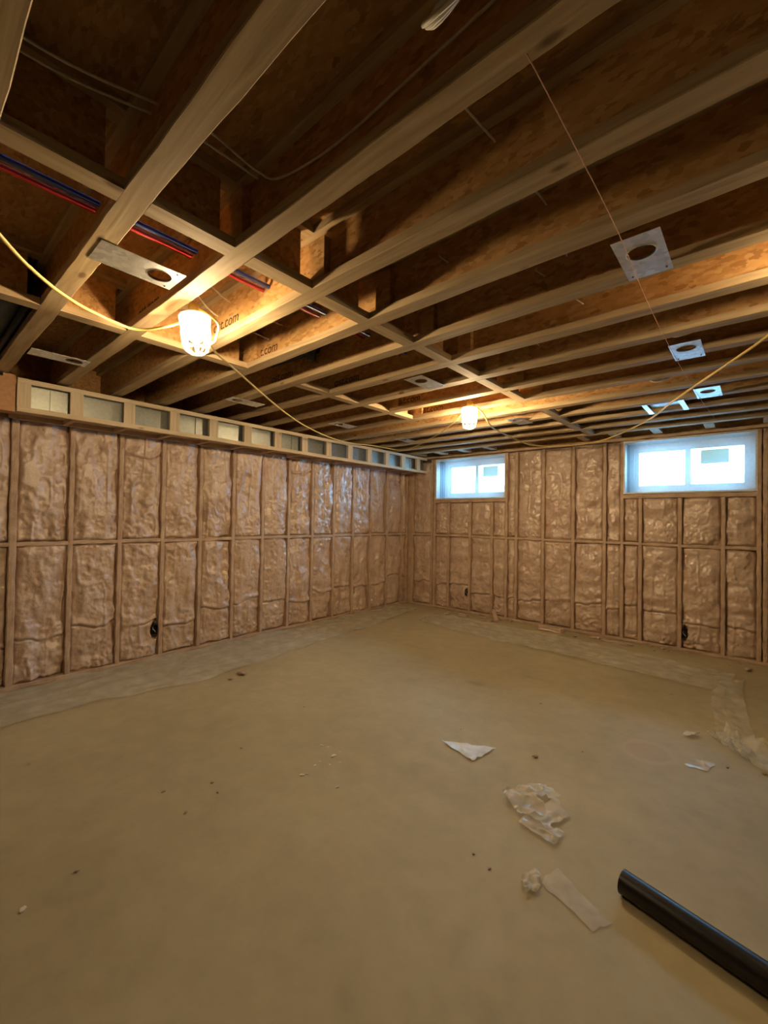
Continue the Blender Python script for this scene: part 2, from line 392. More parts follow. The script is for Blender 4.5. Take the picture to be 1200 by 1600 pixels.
# left wall
ys = [-5.4547 + .4064 * k for k in range(14)]; more = [-5.4547 - .4064 * k for k in range(1, 12)]
LY = sorted(more + ys) + [-.022]
creases = {}
for i, y in enumerate(LY):
    rough_beam('stud', 'v', 'L', .038, 2.54, y, SW + (.012 if abs(y + 5.4547) < .01 else 0), 0.0, -.10, M_over, wall_left, 100 + i)
LHOLES = {13: None}
for i in range(len(LY) - 1):
    a, b_ = LY[i] + SW / 2 - .004, LY[i + 1] - SW / 2 + .004
    far = LY[i + 1] < -5.9; cell = .02 if far else (.0075 if LY[i] < -2.6 else .009)
    mid = (a + b_) / 2; cz = .40 + .05 * math.sin(i * 1.7) + (.05 if mid > -2 else 0)
    hole = None
    if abs(mid + 4.43) < .2: hole = (-4.285, .29, .035, .085)
    if abs(mid + 1.2) < .2: hole = (-1.33, .36, .05, .05)
    foam_panel('L', a, b_, .036, NOG - .016, wall_left, 1000 + 10 * i, crease=cz, cell=cell, hole=hole)
    foam_panel('L', a, b_, NOG + .016, 2.36, wall_left, 1005 + 10 * i, cell=cell, crease=(2.12 if i % 5 == 3 else None))
    rough_beam('blocking', 'h', 'L', a - .003, b_ + .003, NOG + random.uniform(-.004, .004), .036, -.003, -.09, M_over, wall_left, 300 + i)
rough_beam('bottom_plate', 'h', 'L', YF, 0, .019, .038, .002, -.09, M_over, wall_left, 401, seg=.12)
rough_beam('top_plate', 'h', 'L', YF, 0, 2.555, .05, .0, -.09, M_over, wall_left, 402, seg=.12)
# back wall
full = [.095, .511, .565, 1.880, 2.038, 2.44, 2.854, 3.247, 3.452, 4.776, 4.826, 5.22, 5.63, 6.03, 6.44]
crip = {0: [.848, 1.254, 1.642], 1: [3.657, 4.067, 4.471]}
for i, x in enumerate(full): rough_beam('stud', 'v', 'B', .038, 2.54, x, SW, 0, -.10, M_over, wall_back, 500 + i)
def bay(x0, x1, top, seed, second_top=None, hole=None):
    a, b_ = x0 + SW / 2 - .004, x1 - SW / 2 + .004
    if b_ - a < .05: return
    cz = .37 + .05 * math.sin(seed * 1.3)
    foam_panel('B', a, b_, .036, NOG - .016, wall_back, 3000 + 10 * seed, crease=cz, banded=True, cell=.009, hole=hole)
    foam_panel('B', a, b_, NOG + .016, top, wall_back, 3005 + 10 * seed, banded=True, cell=.009)
    rough_beam('blocking', 'h', 'B', a - .003, b_ + .003, NOG + random.uniform(-.004, .004), .036, -.003, -.09, M_over, wall_back, 700 + seed)
rough_beam('corner_post', 'v', 'B', .038, 2.54, .036, .095, -.004, -.10, M_over, wall_back, 560); bay(.095, .511, 2.5, 2)
bay(1.880, 2.038, 2.54, 3); bay(2.038, 2.44, 2.54, 4); bay(2.44, 2.854, 2.54, 5); bay(2.854, 3.247, 2.54, 6); bay(3.247, 3.452, 2.54, 7)
bay(4.826, 5.22, 2.54, 8); bay(5.22, 5.63, 2.54, 9); bay(5.63, 6.03, 2.54, 10); bay(6.03, 6.44, 2.54, 11)
for wi, (a, b_, z0, z1) in enumerate(WIN):
    st = [.565 if wi == 0 else 3.452] + crip[wi] + [1.880 if wi == 0 else 4.776]
    for j, x in enumerate(crip[wi]): rough_beam('cripple_stud', 'v', 'B', .038, z0 - .075, x, SW, 0, -.10, M_over, wall_back, 800 + 10 * wi + j)
    for j in range(len(st) - 1):
        hole = None
        if wi == 0 and j == 1: hole = (1.205, .33, .035, .06)
        if wi == 1 and j == 2: hole = (4.115, .21, .03, .10)
        bay(st[j], st[j + 1], z0 - .07, 20 + 10 * wi + j, hole=hole)
    rough_beam('window_sill_plate', 'h', 'B', a - .02, b_ + .02, z0 - .048, .05, .002, -.10, M_over, wall_back, 830 + wi)
    rough_beam('window_header', 'h', 'B', a - .02, b_ + .02, z1 + .018, .020, .0, -.10, M_over, wall_back, 834 + wi)
rough_beam('bottom_plate', 'h', 'B', 0, XR, .019, .038, .002, -.09, M_over, wall_back, 840, seg=.12)
rough_beam('top_plate', 'h', 'B', 0, XR, 2.568, .034, .002, -.09, M_over, wall_back, 841, seg=.12)

# ------------------------------------------------------------------ windows
def window(idx, a, b_, z0, z1, label):
    Y1 = .30; t = .018
    m = MB()   # white jamb liner box
    m.box(a - t, a, -.004, Y1 + .06, z0 - t, z1 + t).box(b_, b_ + t, -.004, Y1 + .06, z0 - t, z1 + t)
    m.box(a, b_, -.004, Y1 + .06, z0 - t, z0).box(a, b_, -.004, Y1 + .06, z1, z1 + t)
    o = m.build('window_%d' % idx, M_liner); tag(o, label, 'window', kind='structure')
    fr = .05; y0, y1 = Y1 - .03, Y1 + .05
    f = MB().box(a, a + fr, y0, y1, z0, z1).box(b_ - fr, b_, y0, y1, z0, z1).box(a + fr, b_ - fr, y0, y1, z0, z0 + fr).box(a + fr, b_ - fr, y0, y1, z1 - fr, z1)
    f.build('window_frame', M_vinyl, o)
    mid = (a + b_) / 2
    for s, (xa, xb, yy) in enumerate(((a + fr - .005, mid + .03, Y1 + .005), (mid - .03, b_ - fr + .005, Y1 - .025))):
        sw = .055; zz0, zz1 = z0 + fr - .005, z1 - fr + .005
        sash = MB().box(xa, xa + sw, yy, yy + .028, zz0, zz1).box(xb - sw, xb, yy, yy + .028, zz0, zz1).box(xa + sw, xb - sw, yy, yy + .028, zz0, zz0 + sw).box(xa + sw, xb - sw, yy, yy + .028, zz1 - sw, zz1).build('sash', M_vinyl, o)
        MB().box(xa + sw - .004, xb - sw + .004, yy + .011, yy + .017, zz0 + sw - .004, zz1 - sw + .004).build('pane', M_glass, sash)
        if s == 1:
            px0 = xa + sw + (.10 if idx == 2 else .08)
            lb = MB().box(px0, px0 + .27, yy + .0085, yy + .0105, zz1 - sw - .19, zz1 - sw - .02).build('sticker', M_paper, sash)
            MB().box(xa + .012, xa + .03, yy - .014, yy, (zz0 + zz1) / 2 - .05, (zz0 + zz1) / 2 + .05).build('latch', M_vinyl, sash)
    # plastic film taped over the opening while the foam was sprayed
    nx, nz = 44, 24; vs_ = []; fs = []
    for j in range(nz + 1):
        for i in range(nx + 1):
            x = a - .004 + (b_ - a + .008) * i / nx; z = z0 - .004 + (z1 - z0 + .008) * j / nz
            ed = min(i, nx - i, j, nz - j) / 5.0
            q = float(fbm(np.array([x * 5.0]), np.array([z * 7.0]), 60 + idx)[0]) - .5
            vs_.append((x, .012 + min(1, ed) * (.012 + .02 * q), z))
    for j in range(nz):
        for i in range(nx):
            k = j * (nx + 1) + i; fs.append((k, k + 1, k + nx + 2, k + nx + 1))
    MB().add(vs_, fs).build('plastic_film', M_winfilm, o, smooth=True)
    # steel window well and snow outside
    cx = (a + b_) / 2; R = .78; n = 30; vs_ = []; fs = []
    zs = [1.45 + .025 * q for q in range(29)]
    for j, z in enumerate(zs):
        rr = R + .012 * math.sin(j * PI / 2)
        for i in range(n + 1):
            an = PI * i / n; vs_.append((cx + rr * 1.05 * math.cos(an), .36 + rr * .95 * math.sin(an), z))
    for j in range(len(zs) - 1):
        for i in range(n):
            k = j * (n + 1) + i; fs.append((k, k + 1, k + n + 2, k + n + 1))
    well = MB().add(vs_, fs).build('window_well', M_steelwell, o, smooth=True)
    MB().box(cx - .95, cx + .95, .345, 1.25, 1.40, 1.62).build('snow_bed', M_snow, o)
    return o
window(1, *WIN[0], 'narrow white window behind film beside the bulkhead corner')
window(2, *WIN[1], 'wide white window behind film with a paper sticker on its pane')
for (a, b_, z0, z1) in WIN:      # light portals (they only guide sampling of the sky)
    ld = bpy.data.lights.new('window_portal', 'AREA'); ld.shape = 'RECTANGLE'; ld.size = b_ - a; ld.size_y = z1 - z0
    ld.cycles.is_portal = True
    lo = bpy.data.objects.new('window_portal', ld); lo.location = ((a + b_) / 2, .37, (z0 + z1) / 2); lo.rotation_euler = (-PI / 2, 0, 0); link(lo)

# ------------------------------------------------------------------ ceiling joists
JC = lambda k: -4.815 + .398 * k
FW, FT, WT = .086, .038, .011
XA, XB = -.10, XR
def wobble_bar(x0, x1, y0, y1, z0, z1, seed, mat, n=70):
    rnd = random.Random(seed); m = MB(); vs_ = []
    o = [rnd.uniform(0, 9) for _ in range(4)]
    for i in range(n + 1):
        x = x0 + (x1 - x0) * i / n
        e = [.0018 * math.sin(x * 7 + o[0]) + .0012 * math.sin(x * 23 + o[1]), .0018 * math.sin(x * 6 + o[2]) + .0012 * math.sin(x * 19 + o[3])]
        vs_ += [(x, y0 + e[0], z0 + .003), (x, y0 + e[0] + .003, z0), (x, y1 + e[1] - .003, z0), (x, y1 + e[1], z0 + .003), (x, y1, z1), (x, y0, z1)]
    fs = []
    for i in range(n):
        for j in range(6): fs.append((i * 6 + j, i * 6 + (j + 1) % 6, (i + 1) * 6 + (j + 1) % 6, (i + 1) * 6 + j))
    fs.append((0, 1, 2, 3, 4, 5)[::-1]); fs.append(tuple(n * 6 + j for j in range(6)))
    return m.add(vs_, fs)
web_me = MB().box(XA, XB, -WT / 2, WT / 2, H + FT - .01, ZT - FT + .01).mesh('joist', M_osb)
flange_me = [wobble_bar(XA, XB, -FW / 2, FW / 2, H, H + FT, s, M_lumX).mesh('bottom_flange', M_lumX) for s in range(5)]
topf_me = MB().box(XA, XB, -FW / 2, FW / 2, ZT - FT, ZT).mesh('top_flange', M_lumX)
joists = {}
for k in range(-13, 12):
    j = inst('joist', web_me, ceiling, (0, JC(k), 0)); joists[k] = j
    inst('bottom_flange', flange_me[k % 5], j); inst('top_flange', topf_me, j)
MB().box(XA, XB, .06, .09, H, ZT).build('rim_board', M_osb, ceiling)
MB().box(-.104, -.08, YF, .06, H, ZT).build('rim_board', M_osb, ceiling)
# blocking between joists
BL = JC(1) - JC(0) - FW + .002; BW2 = .080
bweb = MB().box(-WT / 2, WT / 2, 0, BL - .05, H + FT - .01, ZT - FT + .01).mesh('blocking', M_osb)
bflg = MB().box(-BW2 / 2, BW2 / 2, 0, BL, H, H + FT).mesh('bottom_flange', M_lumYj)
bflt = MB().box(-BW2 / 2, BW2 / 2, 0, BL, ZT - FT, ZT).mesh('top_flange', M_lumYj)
def block(k, x):
    b_ = inst('blocking', bweb, ceiling, (x, JC(k) + FW / 2 - .001, 0)); inst('bottom_flange', bflg, b_); inst('top_flange', bflt, b_)
rb = random.Random(3)
for k in range(-5, 11):
    if k == 6: continue
    block(k, 3.14 + .0035 * max(0, k) + rb.uniform(-.008, .008) + (.03 if k in (7, 10) else 0))
for k in range(-4, 6):
    if k == 1: continue
    block(k, 1.915 + rb.uniform(-.02, .02))
# flat nailing blocks between the last joist and the wall
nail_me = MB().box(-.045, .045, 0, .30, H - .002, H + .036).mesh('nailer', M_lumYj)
for x in (.42, .85, 1.28, 1.72, 2.35, 3.05, 3.42, 3.86, 4.36, 4.85, 5.3): inst('nailer', nail_me, ceiling, (x, JC(11) + FW / 2, 0))
# web stiffeners on the camera side of some webs
stiff_me = MB().box(0, .10, -.016, .022, H + FT + .002, ZT - FT - .04).mesh('web_stiffener', M_osb)
for k, x in ((0, 3.16), (-1, 3.13), (1, 3.22), (3, 3.24), (4, 3.24), (5, 3.26), (6, 3.26), (2, 3.22)):
    inst('web_stiffener', stiff_me, joists[k], (x, -WT / 2 - .022, 0))
for k in (6, 5, 1): inst('web_stiffener', stiff_me, joists[k], (1.98, -WT / 2 - .022, 0))
# printed web address on the joist webs
def text_mesh(body, size):
    cu = bpy.data.curves.new('print', 'FONT'); cu.body = body; cu.size = size; cu.extrude = .0006; cu.shear = .15
    to = bpy.data.objects.new('print', cu); COL.objects.link(to)
    me = bpy.data.meshes.new_from_object(to.evaluated_get(bpy.context.evaluated_depsgraph_get()))
    bpy.data.objects.remove(to); me.materials.clear(); me.materials.append(M_ink); return me
tm = text_mesh('ost.com', .092)
for k, x, z in ((0, 2.16, 2.66), (1, 1.98, 2.655), (3, 1.98, 2.65), (-1, 2.04, 2.64), (2, 1.62, 2.65), (5, 2.02, 2.65), (6, 2.02, 2.64)):
    o = inst('print', tm, joists[k], (x, -WT / 2 - .001, z)); o.rotation_euler = (PI / 2, 0, 0)

# ------------------------------------------------------------------ bulkhead frame and duct on the left wall
bh = empty('bulkhead_frame', (.41, -2.8, 2.30))
tag(bh, 'pale lumber ladder frame of the bulkhead along the top of the long wall', 'frame')
def bpart(m, name, mat): 
    o = m.build(name, mat); o.parent = bh; o.matrix_parent_inverse = Matrix.Translation(-bh.location); return o
BX0, BX1, BZ0, BZ1, BYA = .365, .410, 2.303, 2.565, -5.51
bpart(wobble_bar(0, 1, 0, 1, 0, 1, 1, M_lumY, 1) if False else MB().box(BX0, BX1, BYA, -.01, BZ0, BZ0 + .040), 'bottom_rail', M_lumY)
bpart(MB().box(BX0, BX1, BYA, -.01, BZ1 - .038, BZ1), 'top_rail', M_lumY)
up = [(-5.511, -5.425)] + [(-5.168 + .4055 * k, -5.075 + .4055 * k) for k in range(13)]
for i, (a, b_) in enumerate(up):
    b_ = min(b_, -.02)
    bpart(MB().box(BX0 + .002, BX1 - .004 + .002 * (i % 2), a, b_, BZ0 + .04, BZ1 - .038), 'upright', M_lumZ)
bpart(MB().box(.004, .042, BYA, -.01, BZ0, BZ0 + .04), 'wall_ledger', M_over)
for i in range(13):
    yy = -5.12 + .4055 * i; bpart(MB().box(.042, BX0, yy - .02, yy + .02, BZ0 + .001, BZ0 + .039), 'cross_piece', M_over)
# OSB infill under the duct
bpart(MB().box(.042, BX0, BYA + .02, -.01, BZ0 + .0395, BZ0 + .046), 'soffit_board', M_over)
# end box of plywood beyond the frame
eb = MB().box(.30, .43, -5.60, -5.525, 2.29, 2.575).box(.10, .43, -5.86, -5.60, 2.29, 2.55).build('plywood_box', M_orange)
tag(eb, 'orange brown plywood box closing the end of the bulkhead', 'box')
# sheet metal duct
duct = MB().box(.06, .335, -5.50, -.03, BZ0 + .048, 2.545).build('air_duct', M_duct)
tag(duct, 'galvanised sheet metal duct inside the bulkhead frame', 'duct')
for i in range(9):
    yy = -5.28 + .61 * i
    MB().box(.05, .345, yy - .012, yy + .012, BZ0 + .0475, 2.552).build('seam_band', M_duct, duct)

# ------------------------------------------------------------------ lamp string
def smooth_pts(P, n=8):
    P = [Vector(q) for q in P]; out = []
    for i in range(len(P) - 1):
        p0 = P[max(0, i - 1)]; p1 = P[i]; p2 = P[i + 1]; p3 = P[min(len(P) - 1, i + 2)]
        for k in range(n):
            t = k / n; out.append(.5 * ((2 * p1) + (p2 - p0) * t + (2 * p0 - 5 * p1 + 4 * p2 - p3) * t * t + (-p0 + 3 * p1 - 3 * p2 + p3) * t ** 3))
    out.append(P[-1]); return out

def work_light(loc, label, tilt=(0, 0), bulb=M_bulb):
    o = empty('work_light', loc); o.rotation_euler = (tilt[0], tilt[1], 0); o.scale = (1.08,) * 3; tag(o, label, 'lamp', 'caged lamps on the yellow cord')
    # origin = middle of the cage
    MB().lathe([(0, .075), (.022, .075), (.026, .085), (.026, .14), (.018, .15), (0, .15)]).build('socket', M_cord, o, True)
    b = MB(); prof = [(0.0001, -.042)]
    for i in range(1, 9):
        a = PI * i / 10; prof.append((.036 * math.sin(a), -.006 - .036 * math.cos(a)))
    prof += [(.016, .045), (.014, .078)]
    b.lathe(prof, n=16).build('bulb', bulb, o, True)
    c = MB()
    c.lathe([(.066, .040), (.069, .040), (.073, .066), (.074, .078), (.070, .084), (.026, .088), (.026, .084), (.066, .078), (.069, .066), (.066, .040)])
    for i in range(8):
        a = 2 * PI * i / 8 + .2; pts = []
        for (r, z) in [(.064, .064), (.065, .0), (.062, -.045), (.050, -.080), (.028, -.096), (.010, -.100)]: pts.append((r * math.cos(a), r * math.sin(a), z))
        c.tube(smooth_pts(pts, 3), .0042, 6)
    for (r, z) in ((.0655, .02), (.064, -.03), (.052, -.078)):
        c.tube([(r * math.cos(2 * PI * i / 28), r * math.sin(2 * PI * i / 28), z) for i in range(28)], .004, 6, closed=True)
    c.lathe([(.0001, -.104), (.018, -.103), (.020, -.098), (.0001, -.094)])
    c.build('cage', M_cage, o, True)
    hk = MB().tube(smooth_pts([(0, 0, .148), (.004, 0, .165), (.022, 0, .175), (.026, 0, .190), (.008, 0, .200)], 5), .0025, 6).build('hook', M_galv, o, True)
    return o
L1 = (2.52, -5.10, 2.468); L2 = (2.68, -2.52, 2.485); L3 = (5.06, -3.83, 2.545)
work_light(L1, 'glowing caged bulb near the red and blue pipes', (.06, -.05))
work_light(L2, 'glowing caged bulb hanging in front of the narrow window', bulb=M_bulb_strong)
work_light(L3, 'glowing caged bulb lighting the joists beside the wide window', bulb=M_bulb_dim)
def cord(pts, label):
    o = MB().tube(smooth_pts(pts, 8), .0072, 8).build('yellow_cord', M_cord, None, True)
    tag(o, label, 'cord', 'runs of the lamp cord')
cord([(3.05, -6.15, 2.56), (2.71, -5.90, 2.5), (2.57, -5.79, 2.485), (2.41, -5.65, 2.49), (2.29, -5.49, 2.50), (2.22, -5.30, 2.51), (2.36, -5.20, 2.515), (2.45, -5.13, 2.55), (2.50, -5.10, 2.60)], 'yellow cord drooping from the dark ceiling to the lamp by the pipes')
cord([(2.535, -5.095, 2.60), (2.56, -5.0, 2.55), (2.50, -4.98, 2.48), (2.40, -4.95, 2.47), (2.07, -4.6, 2.5), (1.44, -3.79, 2.5), (1.03, -3.16, 2.5), (.75, -2.53, 2.5), (.52, -1.92, 2.545), (.50, -1.51, 2.575), (.60, -1.1, 2.56), (.95, -1.26, 2.51), (1.47, -1.61, 2.5), (2.05, -2.05, 2.5), (2.5, -2.42, 2.53), (2.665, -2.52, 2.62)], 'yellow cord sagging from the pipe lamp past the bulkhead to the window lamp')
cord([(2.70, -2.52, 2.62), (2.78, -2.45, 2.53), (2.62, -1.93, 2.5), (2.55, -1.3, 2.5), (2.53, -.67, 2.5), (2.82, -.33, 2.5), (3.33, -.48, 2.5), (3.91, -1.26, 2.5), (4.23, -1.95, 2.5), (4.44, -2.39, 2.5), (4.66, -2.83, 2.5), (4.8, -3.13, 2.5), (4.95, -3.45, 2.53), (5.02, -3.72, 2.58), (5.05, -3.83, 2.69)], 'yellow cord looping along the window wall up to the joists')

# ------------------------------------------------------------------ pipes, cables, string
JY0, JY1 = -8.3, -3.3
o = MB().tube([(2.768, JY0, 2.75), (2.768, JY1, 2.75)], .011, 10).build('blue_pipe', M_blue, None, True); tag(o, 'blue plastic water pipe through the joists', 'pipe')
o = MB().tube([(2.712, JY0, 2.75), (2.712, JY1, 2.75)], .011, 10).build('red_pipe', M_red, None, True); tag(o, 'red plastic water pipe through the joists', 'pipe')
def cable(pts, label, r=.0045, mat=M_wire, name='cable', cat='cable', group=None):
    o = MB().tube(smooth_pts(pts, 7), r, 6).build(name, mat, None, True); return tag(o, label, cat, group)
cable([(3.30, -6.8, 2.80), (3.28, -6.2, 2.80), (3.26, -5.88, 2.80), (3.35, -5.58, 2.80), (3.36, -5.45, 2.81), (3.36, -5.27, 2.79), (3.46, -5.235, 2.74), (3.75, -5.232, 2.70), (4.1, -5.232, 2.72), (4.5, -5.232, 2.75)], 'pale cable crossing the dark bay and running along a joist web')
cable([(3.24, -6.8, 2.80), (3.23, -6.2, 2.80), (3.21, -5.88, 2.80), (3.30, -5.58, 2.80), (3.32, -5.45, 2.80), (3.33, -5.25, 2.79)], 'pale cable beside another one in the darkest ceiling bay')
cable([(4.07, -5.17, 2.80), (4.07, -5.0, 2.80), (4.10, -4.74, 2.79), (4.11, -4.54, 2.79), (4.11, -4.33, 2.79), (4.02, -3.7, 2.79), (3.95, -3.1, 2.79), (3.9, -2.3, 2.79)], 'pale cable threaded through the joist webs above the wide window bay')
cable([(2.45, -5.18, 2.83), (2.30, -5.0, 2.80), (2.22, -4.85, 2.76), (2.18, -4.6, 2.76), (2.2, -4.44, 2.74)], 'thin pale cable in the brightly lit bay')
cable([(2.52, -5.18, 2.84), (2.42, -5.0, 2.83), (2.36, -4.83, 2.80), (2.34, -4.6, 2.80), (2.36, -4.44, 2.79)], 'second pale cable curving across the brightly lit bay')
for k, x in ((2, 3.92), (3, 3.98), (4, 3.58), (1, 3.62)):
    cable([(x, JC(k) - .01, 2.78), (x + .02, JC(k) - .06, 2.74), (x + .06, JC(k) - .05, 2.70)], 'short cable end poking from %s joist web past the cross blocking' % {2: 'the third', 3: 'the fourth', 4: 'the fifth', 1: 'the second'}[k], .004)
cable([(4.365, -5.21, H - .012), (4.371, -4.88, H - .012), (4.375, -4.39, H - .012), (4.36, -3.75, H - .012), (4.36, -3.06, H - .012), (4.37, -2.38, H - .012), (4.40, -1.4, H - .012), (4.44, -.45, H - .003)], 'thin pink string stretched under the joists past the square metal plates', .0014, M_string, 'string_line', 'string')
def coil(c, r, label, n=3, r0=.0045, mat=M_wire, tilt=.5):
    m = MB()
    for q in range(n):
        ph = q * .9; rr = r * (1 - .09 * q)
        m.tube([(c[0] + rr * math.cos(2 * PI * i / 26), c[1] + rr * math.sin(2 * PI * i / 26) * math.cos(tilt + .15 * q), c[2] + rr * math.sin(2 * PI * i / 26 + ph * .2) * math.sin(tilt + .15 * q) + .006 * q) for i in range(26)], r0, 6, closed=True)
    o = m.build('cable_coil', mat, None, True); tag(o, label, 'cable')
coil((4.27, -5.37, 2.63), .075, 'loose pale cable coil hanging in the near dark bay', 3, .005, M_wire, 1.0)
coil((4.20, -2.30, 2.63), .07, 'loose grey cable coil between the square metal plates', 3, .006, M_galv, .9)
coil((4.42, -3.02, 2.66), .06, 'small cable coil above the metal plate under the joists', 2, .005, M_wire, .6)

# ------------------------------------------------------------------ recessed light mounting plates
def plate(x0, x1, y0, y1, hy, label, hr=.05):
    cx = (x0 + x1) / 2; m = MB(); n = 40; t = .0015; z = H - .003
    xa, xb = x0 - cx, x1 - cx
    outer = []; inner = []
    for i in range(n):
        a = 2 * PI * i / n; c, s = math.cos(a), math.sin(a)
        tx = (xb / c if c > 0 else xa / c) if abs(c) > 1e-6 else 1e9
        ty = ((y1 - hy) / s if s > 0 else (y0 - hy) / s) if abs(s) > 1e-6 else 1e9
        q = min(tx, ty); outer.append((cx + q * c, hy + q * s)); inner.append((cx + hr * c, hy + hr * s))
    # snap nearest outer samples to the true corners
    for (qx, qy) in ((x0, y0), (x1, y0), (x1, y1), (x0, y1)):
        i = min(range(n), key=lambda i: (outer[i][0] - qx) ** 2 + (outer[i][1] - qy) ** 2); outer[i] = (qx, qy)
    vs_ = [(p[0], p[1], z) for p in outer] + [(p[0], p[1], z) for p in inner] + [(p[0], p[1], z + t) for p in outer] + [(p[0], p[1], z + t) for p in inner]
    fs = []
    for i in range(n):
        j = (i + 1) % n
        fs += [(i, n + i, n + j, j), (2 * n + i, 2 * n + j, 3 * n + j, 3 * n + i), (i, j, 2 * n + j, 2 * n + i), (n + i, 3 * n + i, 3 * n + j, n + j)]
    o = m.add(vs_, fs).build('mounting_plate', M_galv); tag(o, label, 'plate', 'light mounting plates')
    MB().lathe([(hr, 0), (hr + .004, -.001), (hr + .004, .012), (hr, .012), (hr, 0)], (cx, hy, z - .0005), 32).build('collar', M_galv, o, True)
    for sx in (x0 + .02, x1 - .02):
        MB().lathe([(.0001, -.003), (.004, -.003), (.004, .001)], (sx, y1 - .03, z), 8).build('screw', M_black, o)
plate(2.645, 2.825, -5.62, -5.29, -5.37, 'square holed metal plate beside the lamp near the red and blue pipes')
plate(1.045, 1.20, -5.56, -5.23, -5.31, 'holed metal plate near the plywood end of the bulkhead')
plate(4.33, 4.495, -4.33, -4.00, -4.20, 'large grey holed metal plate crossed by the pink string')
plate(4.35, 4.51, -3.06, -2.74, -2.95, 'bluish holed metal plate midway along the pink string')
plate(4.37, 4.54, -1.93, -1.59, -1.80, 'bright holed metal plate above the wide window, crossed by the yellow cord')
plate(1.04, 1.20, -4.14, -3.80, -4.05, 'dull holed metal plate above the middle of the bulkhead')
plate(1.05, 1.21, -2.88, -2.55, -2.78, 'small holed metal plate above the far half of the bulkhead')
plate(1.05, 1.21, -1.70, -1.38, -1.58, 'shiny holed metal plate nearest the narrow window')
plate(2.70, 2.87, -3.56, -3.22, -3.45, 'dark holed metal plate between the lamps')
plate(2.74, 2.90, -1.86, -1.52, -1.75, 'brown shadowed holed metal plate behind the window lamp')
# register boot with two bright hanger straps
rb_ = MB().box(3.99, 4.23, JC(8) + .06, JC(9) - .06, H + .03, H + .20).build('register_boot', M_galv); tag(rb_, 'silver duct boot held by two bright metal straps', 'duct')
for x in (3.955, 4.235): MB().box(x, x + .04, JC(8) - .01, JC(9) + .01, H - .006, H - .0025).build('strap', M_galv, rb_)
MB().tube([(2.2, JC(8) + .2, H + .10), (3.99, JC(8) + .2, H + .10)], .06, 16).build('round_duct', M_galv, rb_, True)
o = MB().tube([(.45, JC(7) + .21, H + .09), (1.6, JC(7) + .20, H + .09)], .055, 16)
for q in range(8): o.tube([(.55 + .14 * q, JC(7) + .21, H + .09), (.56 + .14 * q, JC(7) + .21, H + .09)], .058, 16)
tag(o.build('round_duct', M_galv, None, True), 'slim round silver duct above the far end of the bulkhead', 'duct')
# black duct at the left end, black drain fitting
m = MB().tube([(.25, -5.80, 2.735), (1.85, -5.80, 2.735)], .138, 24)
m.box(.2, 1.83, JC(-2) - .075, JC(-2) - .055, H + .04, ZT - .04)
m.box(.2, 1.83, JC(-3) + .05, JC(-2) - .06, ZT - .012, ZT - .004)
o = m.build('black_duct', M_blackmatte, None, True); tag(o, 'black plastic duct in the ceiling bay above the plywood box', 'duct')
m = MB().tube([(1.76, -4.10, 2.77), (2.24, -4.10, 2.755)], .03, 14).tube([(2.25, -4.10, 2.68), (2.25, -4.10, 2.86)], .034, 14).tube([(2.19, -4.10, 2.757), (2.30, -4.10, 2.757)], .037, 14)
o = m.build('drain_fitting', M_black, None, True); tag(o, 'black drain pipe fitting in the ceiling bay behind the yellow cord', 'pipe')

# ------------------------------------------------------------------ electrical boxes in the walls
def ebox(side, u, z, label):
    o = empty('outlet_box', (0, u, z) if side == 'L' else (u, 0, z)); tag(o, label, 'outlet box', 'black outlet boxes in the foam')
    m = MB(); w_, h_, d0, d1 = .026, .05, -.06, -.012
    def bx(a0, a1, b0, b1, c0, c1): (m.box(a0, a1, b0, b1, c0, c1) if side == 'L' else m.box(b0, b1, -a1, -a0, c0, c1))
    bx(d0, d0 + .003, -w_, w_, -h_, h_); bx(d0, d1, -w_, -w_ + .003, -h_, h_); bx(d0, d1, w_ - .003, w_, -h_, h_); bx(d0, d1, -w_, w_, -h_, -h_ + .003); bx(d0, d1, -w_, w_, h_ - .003, h_)
    m.build('box', M_blackmatte, o)
    p = [(-.05, -.01, .03), (-.02, -.015, .01), (-.012, .0, -.01), (-.02, .012, -.03)]
    MB().tube(smooth_pts([(a, b, c) if side == 'L' else (b, -a, c) for a, b, c in p], 5), .003, 6).build('wire', M_wire, o, True)
ebox('L', -4.29, .30, 'black outlet box low in the foam of the long wall')
ebox('B', 1.207, .33, 'black outlet box in the foam below the narrow window')
ebox('B', 4.115, .21, 'black outlet box in the foam below the wide window')

